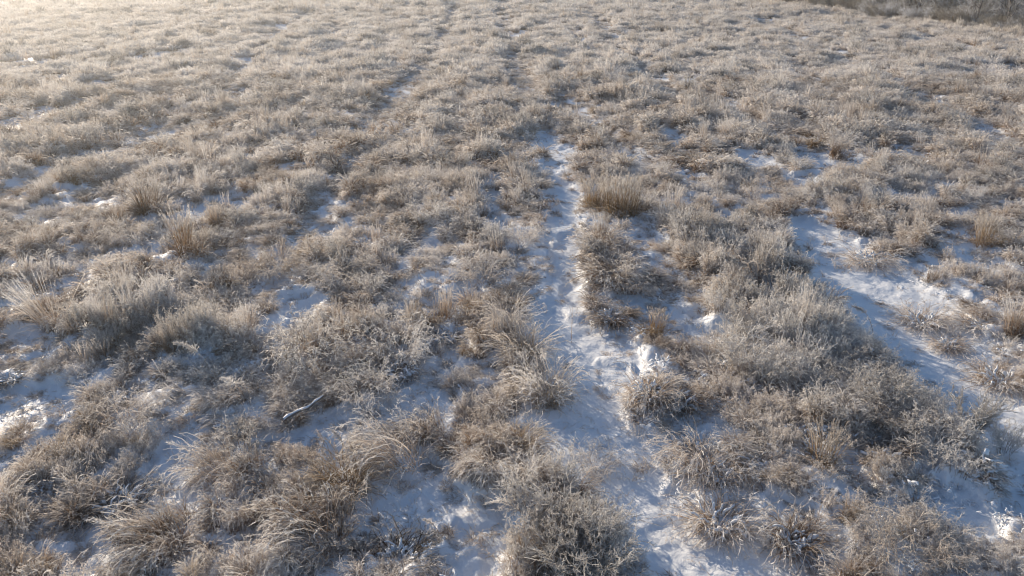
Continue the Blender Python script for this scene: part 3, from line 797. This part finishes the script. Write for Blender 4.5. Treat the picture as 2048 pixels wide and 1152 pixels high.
def build_plants():
    protos = {}; cnt = {}
    for i, (kind, px, py, hp, wf, lay, label) in enumerate(PLANTS):
        v = cnt.get(kind, 0); cnt[kind] = v + 1
        parts = shape(kind, v % 3)
        x, y = ground(px, py)
        for _ in range(3):
            z = float(height_at([x], [y])[0]); x, y = ground(px, py, z)
        hm = hp * depth(x, y) / F
        hm = hm / math.cos(math.atan2(HC, y)) if y > HC * 0.6 else hm
        hm *= 0.94
        s = 0.92 * hm / UNIT_H[kind]; s = min(max(s, 0.5), 1.7)
        rz = random.uniform(0, 2 * PI) if lay is None else math.radians(lay) + random.uniform(-0.3, 0.3)
        if kind in ('weed', 'bush'): s *= 0.88; wf = wf * 0.95
        sw = min(s, 1.25) * wf
        nm, cat = NAMES[kind]
        t = thing(nm, label, cat, x, y, rz, (sw, sw, s), GROUPS[cat])
        for pn, me in parts.items():
            q = obj(pn, me, t)
            if pn in ('seed_heads', 'frosted_sprays', 'twigs', 'plume'): q['kind'] = 'stuff'
        SINGLES.append((x, y, UNIT_R[kind] * sw * 0.42))
build_plants()

# frosted fallen branch lying in the grass
def branch():
    x, y = ground(615, 832); z = float(height_at([x], [y])[0])
    t = thing('fallen_branch', 'thick frosted branch lying in the grass behind the arching tussocks', 'branch', x, y, 0.7, (1, 1, 1), None)
    K = 10; n = 8
    pts = [Vector((-0.42 + 0.084 * k, 0.03 * math.sin(k * 0.9), 0.16 + 0.016 * k + 0.01 * math.sin(k * 2.1))) for k in range(K)]
    V = []; Fc = []
    for k, p in enumerate(pts):
        r = 0.034 - 0.0022 * k
        for j in range(n):
            a = 2 * PI * j / n; rr = r * (1 + 0.18 * math.sin(j * 2.3 + k * 1.7))
            V.append((p.x, p.y + rr * math.cos(a), p.z + rr * math.sin(a)))
    for k in range(K - 1):
        for j in range(n): Fc.append((k * n + j, k * n + (j + 1) % n, (k + 1) * n + (j + 1) % n, (k + 1) * n + j))
    obj('wood', make_mesh('branch', V, [np.array(Fc)], M_BARK, None, True), t)
    obj('snow_cap', make_mesh('branch snow', [(p.x, p.y + (0.036 - 0.002 * k) * (0.8 + 0.4 * math.sin(k * 1.9)) * math.cos(2 * PI * j / 6), p.z + 0.022 + (0.026 - 0.0015 * k) * (0.8 + 0.35 * math.sin(k * 2.6 + 1)) * math.sin(2 * PI * j / 6)) for k, p in enumerate(pts) for j in range(6)], [np.array([(k * 6 + j, k * 6 + (j + 1) % 6, k * 6 + 6 + (j + 1) % 6, k * 6 + 6 + j) for k in range(K - 1) for j in range(6)])], M_SNOW, None, True), t)
branch()


# ------------------------------------------------------------------ the grass nobody could count
def cover_points(y0, y1, per_m2):
    hw = lambda y: y * 0.70 * 1.12 + 3.6
    a = (y1 - y0) * hw(y1) * 2
    n = int(a * per_m2)
    y = RNG.uniform(y0, y1, n); x = RNG.uniform(-1, 1, n) * hw(y1)
    k = np.abs(x) < hw(y)
    return x[k], y[k]
def choose(u, kinds, weights):
    w = np.cumsum(weights) / np.sum(weights, axis=0)
    out = np.zeros(len(u), int)
    return out
def build_cover():
    P = []; R = []; Sc = []; I = []
    LOWP = []; 
    for (y0, y1, dens, far, lv) in ((4.2, 14, 52, 0, '0'), (14, 26, 26, 0, '1'), (26, 46, 15, 0, '2'), (46, 92, 8.0, 1, '2'), (92, 175, 4.2, 2, '2')):
        x, y = cover_points(y0, y1, dens)
        s, tk = snow_open(x, y)
        h = height_at(x, y, s, tk) * far_fade(y)
        gap = fbm(x, y * 0.6, 0.8, 3, 9)              # same field as the ground's litter
        u = RNG.random(len(x))
        bk0 = bank(x, y)
        fullness = (1 - smooth(0.0, 0.3, s)) * (1 - (1 - bk0) * 0.95 * smooth(0.53, 0.61, gap - 0.035 * (x < -3) * smooth(12, 18, y)) * smooth(45, 14, y)) * (0.75 + 0.25 * np.maximum(bk0, smooth(14, 25, y))) * (1 - 0.45 * rut(x, y))
        fine = fbm(x, y * 0.8, 0.42, 2, 91)
        fullness = fullness * (1 - (1 - 0.6 * bk0) * 0.92 * smooth(0.525, 0.625, fine) * np.where(x > 0, smooth(36, 14, y), smooth(24, 11, y)))
        fullness = fullness * (1 - 0.8 * smooth(0.60, 0.68, fbm(x, y * 0.45, 1.7, 2, 95)) * smooth(20, 32, y))
        keep = u < fullness
        d2 = np.zeros(len(x), bool)
        for (sx, sy, sr) in SINGLES:
            d2 |= (x - sx) ** 2 + (y - sy) ** 2 < sr * sr
        keep &= ~d2
        # thin sprigs poke through the snow between
        spr = (~keep) & (~d2) & (RNG.random(len(x)) < np.where(tk > 0.5, 0.12, np.where(s > 0.5, 0.34, 0.7)))
        zone = fbm(x, y, 2.6, 2, 15); z2 = fbm(x, y, 1.2, 2, 19)
        v = RNG.random(len(x))
        kind = np.full(len(x), -1)
        def pick(mask, k):
            c = KIND[k if k.startswith('far') else k + lv]; kind[mask] = np.array(c)[RNG.integers(0, len(c), mask.sum())]
        m = keep
        if far == 0:
            pick(m, 'bent')
            pick(m & (z2 > 0.55) & (v < 0.75), 'fuzz')
            pick(m & (zone < 0.42) & (x < 3) & (v < 0.7), 'arch')
            pick(m & (z2 < 0.36) & (v < 0.35), 'bush')
            pick(m & (bk0 > 0.4) & (v < 0.46), 'bush'); pick(m & (bk0 > 0.4) & (v > 0.46) & (v < 0.6), 'arch')
            pick(m & (zone > 0.52) & (v > 0.84), 'gold')
            pick(m & (v > 0.965) & (y > 12), 'reed')
            pick(m & (v > 0.90) & (v < 0.93), 'tall')
            pick(m & (v > 0.72) & (v < 0.86), 'low')
            pick(spr, 'sprig'); pick(spr & (v > 0.5) & (s < 0.4), 'low'); pick(spr & (v > 0.8), 'low'); pick(spr & (v > 0.97), 'tall')
        else:
            pick(m, 'far'); pick(m & (z2 < 0.4) & (v < 0.5), 'farbush'); pick(m & (v > 0.93), 'reed')
            spr &= False
        ok = kind >= 0
        hs = 0.66 + 0.65 * smooth(0.3, 0.65, fbm(x, y * 0.5, 1.2, 2, 23)) + RNG.normal(0, 0.12, len(x))
        hs = np.clip(hs, 0.4, 1.6) * np.where(keep, 1 - 0.5 * smooth(0.0, 0.4, s), 0.75) * (0.72 + 0.2 * smooth(10, 30, y))
        hs *= {0: 1.0, 1: 1.0, 2: 1.35}[far] * (1 if y0 > 20 else 0.86)
        hs *= 1 + 0.35 * (RNG.random(len(x)) > 0.93)
        if far: hs *= 0.86 + 0.28 * smooth(0.33, 0.6, fbm(x, y * 0.3, 0.9, 2, 31))
        rt = rut(x, y); bk = bank(x, y) * (1 - s)
        hs *= (1 - 0.65 * rt) * (1 + 0.3 * bk)
        ws = (0.48 + 0.42 * RNG.random(len(x))) * {0: 1.0, 1: 1.3, 2: 2.0}[far] * (0.78 if y0 < 13 else 0.88 if y0 < 22 else 1.1)
        if y0 >= 22 and not far: ws *= 1.1
        rz = flow(x, y) + RNG.normal(0, 0.75, len(x))
        tilt = RNG.normal(0, 0.10, (len(x), 2))
        pt = np.stack([x, y, h - 0.01], 1)
        P.append(pt[ok]); R.append(np.stack([tilt[:, 0], tilt[:, 1], rz], 1)[ok]); Sc.append(np.stack([ws, ws, hs], 1)[ok]); I.append(kind[ok])
    P = np.concatenate(P); R = np.concatenate(R); Sc = np.concatenate(Sc); I = np.concatenate(I)
    print('COVER', len(P))
    scatter('meadow_grass', 'frost-covered dead grass and weeds over the whole snowy meadow', 'grass', P, R, Sc, I)
build_cover()

# clots of snow caught in the low grass
def build_clots():
    cc = bpy.data.collections.new('snow shapes')
    for k in range(5):
        me = drapes_mesh('clot', 9, 0.09, 0.13, (0.006, 0.015)) 
        o = bpy.data.objects.new('clot_%d' % k, me); cc.objects.link(o)
    x, y = cover_points(4.4, 30, 24)
    s, tk = snow_open(x, y)
    z3 = fbm(x, y, 1.1, 2, 41)
    w = smooth(0.38, 0.62, z3) * (0.25 + 0.75 * ((x > 1.2) & (y < 14))) * (1 - tk) + 0.9 * (s > 0.2) * (s < 0.75) * (1 - 0.6 * tk) * smooth(0.4, 0.6, z3)
    k = RNG.random(len(x)) < w * 0.62
    x, y, s, tk = x[k], y[k], s[k], tk[k]
    h = height_at(x, y, s, tk)
    lift = np.where(s > 0.4, 0.0, RNG.uniform(0.0, 0.08, len(x)))
    sc_ = RNG.uniform(0.35, 1.1, len(x)) * smooth(30, 10, y) ** 0.3 * (1 + 0.45 * ((x > 1.2) & (y < 13)))
    S3 = np.stack([sc_ * RNG.uniform(0.7, 1.5, len(x)), sc_, sc_ * RNG.uniform(0.5, 1.0, len(x))], 1)
    R3 = np.stack([RNG.normal(0, .25, len(x)), RNG.normal(0, .25, len(x)), RNG.uniform(0, 6.28, len(x))], 1)
    print('CLOTS', len(x))
    scatter('snow_clots', 'small clots of snow caught in the low grass', 'snow', np.stack([x, y, h + lift - 0.01], 1), R3, S3, RNG.integers(0, 5, len(x)), cc)
build_clots()


# ------------------------------------------------------------------ the wood at the far edge
def tree_meshes(h, seed, mat, spread=0.5, nb=42, twigs=9):
    rng = random.Random(seed)
    # trunk: tapered tube
    K = 9; n = 7; V = []; Fc = []; pts = []
    x = y = 0.0
    for k in range(K):
        pts.append(Vector((x, y, h * k / (K - 1) - (0.1 if k == 0 else 0)))); x += rng.gauss(0, 0.07 * h / 8); y += rng.gauss(0, 0.07 * h / 8)
    for k, p in enumerate(pts):
        r = (0.016 * h) * (1 - 0.9 * k / (K - 1)) * (1.35 if k == 0 else 1)
        for j in range(n):
            a = 2 * PI * j / n; V.append((p.x + r * math.cos(a), p.y + r * math.sin(a), p.z))
    for k in range(K - 1):
        for j in range(n): Fc.append((k * n + j, k * n + (j + 1) % n, (k + 1) * n + (j + 1) % n, (k + 1) * n + j))
    trunk = make_mesh('trunk', V, [np.array(Fc)], M_BARK, None, True)
    S = Strips()
    TP = np.array([p[:] for p in pts])[None]
    t = 0.06 + 0.93 * RNG.random((1, nb)); O, _ = along(TP, t); O = O[0]; t = t[0]
    az = RNG.random(nb) * 2 * PI; el = RNG.uniform(0.35, 1.1, nb)
    D = np.stack([np.cos(az) * np.cos(el), np.sin(az) * np.cos(el), np.sin(el)], 1)
    L = h * spread * (1.05 - t * 0.85) * RNG.uniform(0.6, 1.1, nb)
    k = np.linspace(0, 1, 6)
    B = O[:, None] + D[:, None] * k[None, :, None] * L[:, None, None]; B[..., 2] += (k ** 2)[None] * L[:, None] * 0.18
    B += RNG.normal(0, 0.03, B.shape) * L[:, None, None]
    W = np.broadcast_to((0.012 * L)[:, None] * (1.3 - k)[None], (nb, 6)) + 0.012
    S.ribbons(B, W, fr_ramp(nb, 6, 0.1, 0.8)); S.ribbons(B, W, fr_ramp(nb, 6, 0.1, 0.8))
    def sub(B, m, f, w, fr):
        N = len(B); t = 0.15 + 0.85 * RNG.random((N, m)); O, T = along(B, t)
        Lp = np.linalg.norm(B[:, -1] - B[:, 0], axis=1)
        T = T / (np.linalg.norm(T, axis=2, keepdims=True) + 1e-9)
        D = T + RNG.normal(0, 0.55, T.shape); D[..., 2] += 0.2
        D = D / np.linalg.norm(D, axis=2, keepdims=True) * (Lp[:, None, None] * f) * RNG.uniform(0.5, 1.2, (N, m, 1))
        O = O.reshape(-1, 3); D = D.reshape(-1, 3); kk = np.linspace(0, 1, 4)
        Q = O[:, None] + D[:, None] * kk[None, :, None] + RNG.normal(0, 0.05, (len(O), 4, 3)) * (np.linalg.norm(D, axis=1)[:, None, None]) * kk[None, :, None]
        S.ribbons(Q, np.full((len(O), 4), w), fr_ramp(len(O), 4, fr - 0.3, fr)); return Q
    Q = sub(B, twigs, 0.42, 0.016, 0.9)
    Q2 = sub(Q, 6, 0.5, 0.012, 1.0)
    crown = S.mesh('crown', mat)
    return {'trunk': trunk, 'crown': crown}
def build_wood():
    kinds = [tree_meshes(8.5, 1, M_TREE), tree_meshes(7.0, 2, M_TREE, 0.55), tree_meshes(9.5, 3, M_TREE, 0.45), tree_meshes(5.0, 4, M_BRUSH, 0.7, 46, 8)]
    a = ground(1605, 6, 0.6); b = ground(2060, 58, 0.6)
    d = Vector((b[0] - a[0], b[1] - a[1])); ln = d.length; d.normalize(); nrm = Vector((-d.y, d.x))
    if nrm.x < 0: nrm = -nrm
    rng = random.Random(9)
    k = 0
    for row, (off, step) in enumerate(((0.8, 2.1), (4.0, 2.8), (8.0, 3.6), (13.0, 5.0))):
        t = -18.0
        while t < ln + 22:
            x = a[0] + d.x * t + nrm.x * off + rng.uniform(-0.8, 0.8); y = a[1] + d.y * t + nrm.y * off + rng.uniform(-0.8, 0.8)
            t += step * rng.uniform(0.75, 1.3)
            if y < 38: continue
            frac = (t) / ln
            brown = frac < 0.35 and row == 0
            kk = 3 if brown or (row == 0 and rng.random() < 0.15) else rng.randrange(3)
            z = float(height_at([x], [y])[0]) * float(far_fade(np.array([y]))[0])
            if kk == 3: nm, cat, lab, g = 'low_bare_tree', 'tree', 'low brownish many-twigged tree at the front edge of the far wood', 'low twiggy trees at the edge of the wood'
            elif row < 2: nm, cat, lab, g = 'bare_tree', 'tree', 'tall bare rime-grey tree near the front of the far wood', 'tall bare trees at the front of the wood'
            else: nm, cat, lab, g = 'bare_tree', 'tree', 'tall bare rime-grey tree deeper in the far wood', 'tall bare trees deep in the wood'
            o = bpy.data.objects.new(nm, None); C.objects.link(o); o.location = (x, y, z)
            s = rng.uniform(0.8, 1.15); o.scale = (s, s, s); o.rotation_euler = (0, 0, rng.uniform(0, 6.28))
            o['label'] = lab; o['category'] = cat; o['group'] = g
            for pn, me in kinds[kk].items(): obj(pn, me, o)
            k += 1
    print('TREES', k)
    # brushwood between the trunks
    bc = bpy.data.collections.new('brush shapes')
    for q in range(3):
        me = merged(bush(M_BRUSH if q < 2 else M_TREE, 1.8, 0.7, 34, 9, (0.2, 0.9), (0.0, 0.5), 0.02, 0, 4, 0.09), 'brush')
        bc.objects.link(bpy.data.objects.new('brush_%d' % q, me))
    n = 3200
    t = RNG.uniform(-18, ln + 22, n); off = RNG.uniform(-0.3, 18, n)
    x = a[0] + d.x * t + nrm.x * off; y = a[1] + d.y * t + nrm.y * off
    z = height_at(x, y) * far_fade(y)
    sc_ = RNG.uniform(0.7, 1.5, n) * (0.6 + 0.9 * smooth(0, 5, off))
    ix = np.where(t / ln + RNG.normal(0, 0.1, n) < 0.35, 0, RNG.integers(1, 3, n))
    scatter('undergrowth', 'tangled frosted brushwood filling the wood between its trunks', 'undergrowth', np.stack([x, y, z], 1),
            np.stack([n * [0.0], n * [0.0], RNG.uniform(0, 6.28, n)], 1), np.stack([sc_] * 3, 1), ix, bc)
build_wood()


# ------------------------------------------------------------------ the frosty air
def build_haze():
    x0, x1, y0, y1, z0, z1 = -260, 260, -90, 420, -2.0, 12.5
    V = [(x, y, z) for z in (z0, z1) for y in (y0, y1) for x in (x0, x1)]
    Fc = np.array([(0, 2, 3, 1), (4, 5, 7, 6), (0, 1, 5, 4), (2, 6, 7, 3), (0, 4, 6, 2), (1, 3, 7, 5)])
    m = bpy.data.materials.new('frosty air'); nt, n, l = nodes(m)
    out = n.new('ShaderNodeOutputMaterial'); v = n.new('ShaderNodeVolumePrincipled')
    v.inputs['Color'].default_value = (0.95, 0.96, 1.0, 1); v.inputs['Density'].default_value = 0.00125; v.inputs['Anisotropy'].default_value = 0.75
    l.new(v.outputs[0], out.inputs['Volume'])
    o = obj('haze', make_mesh('haze', V, [Fc], m)); o['kind'] = 'stuff'; o['label'] = 'thin frosty haze over the meadow'; o['category'] = 'haze'
build_haze()
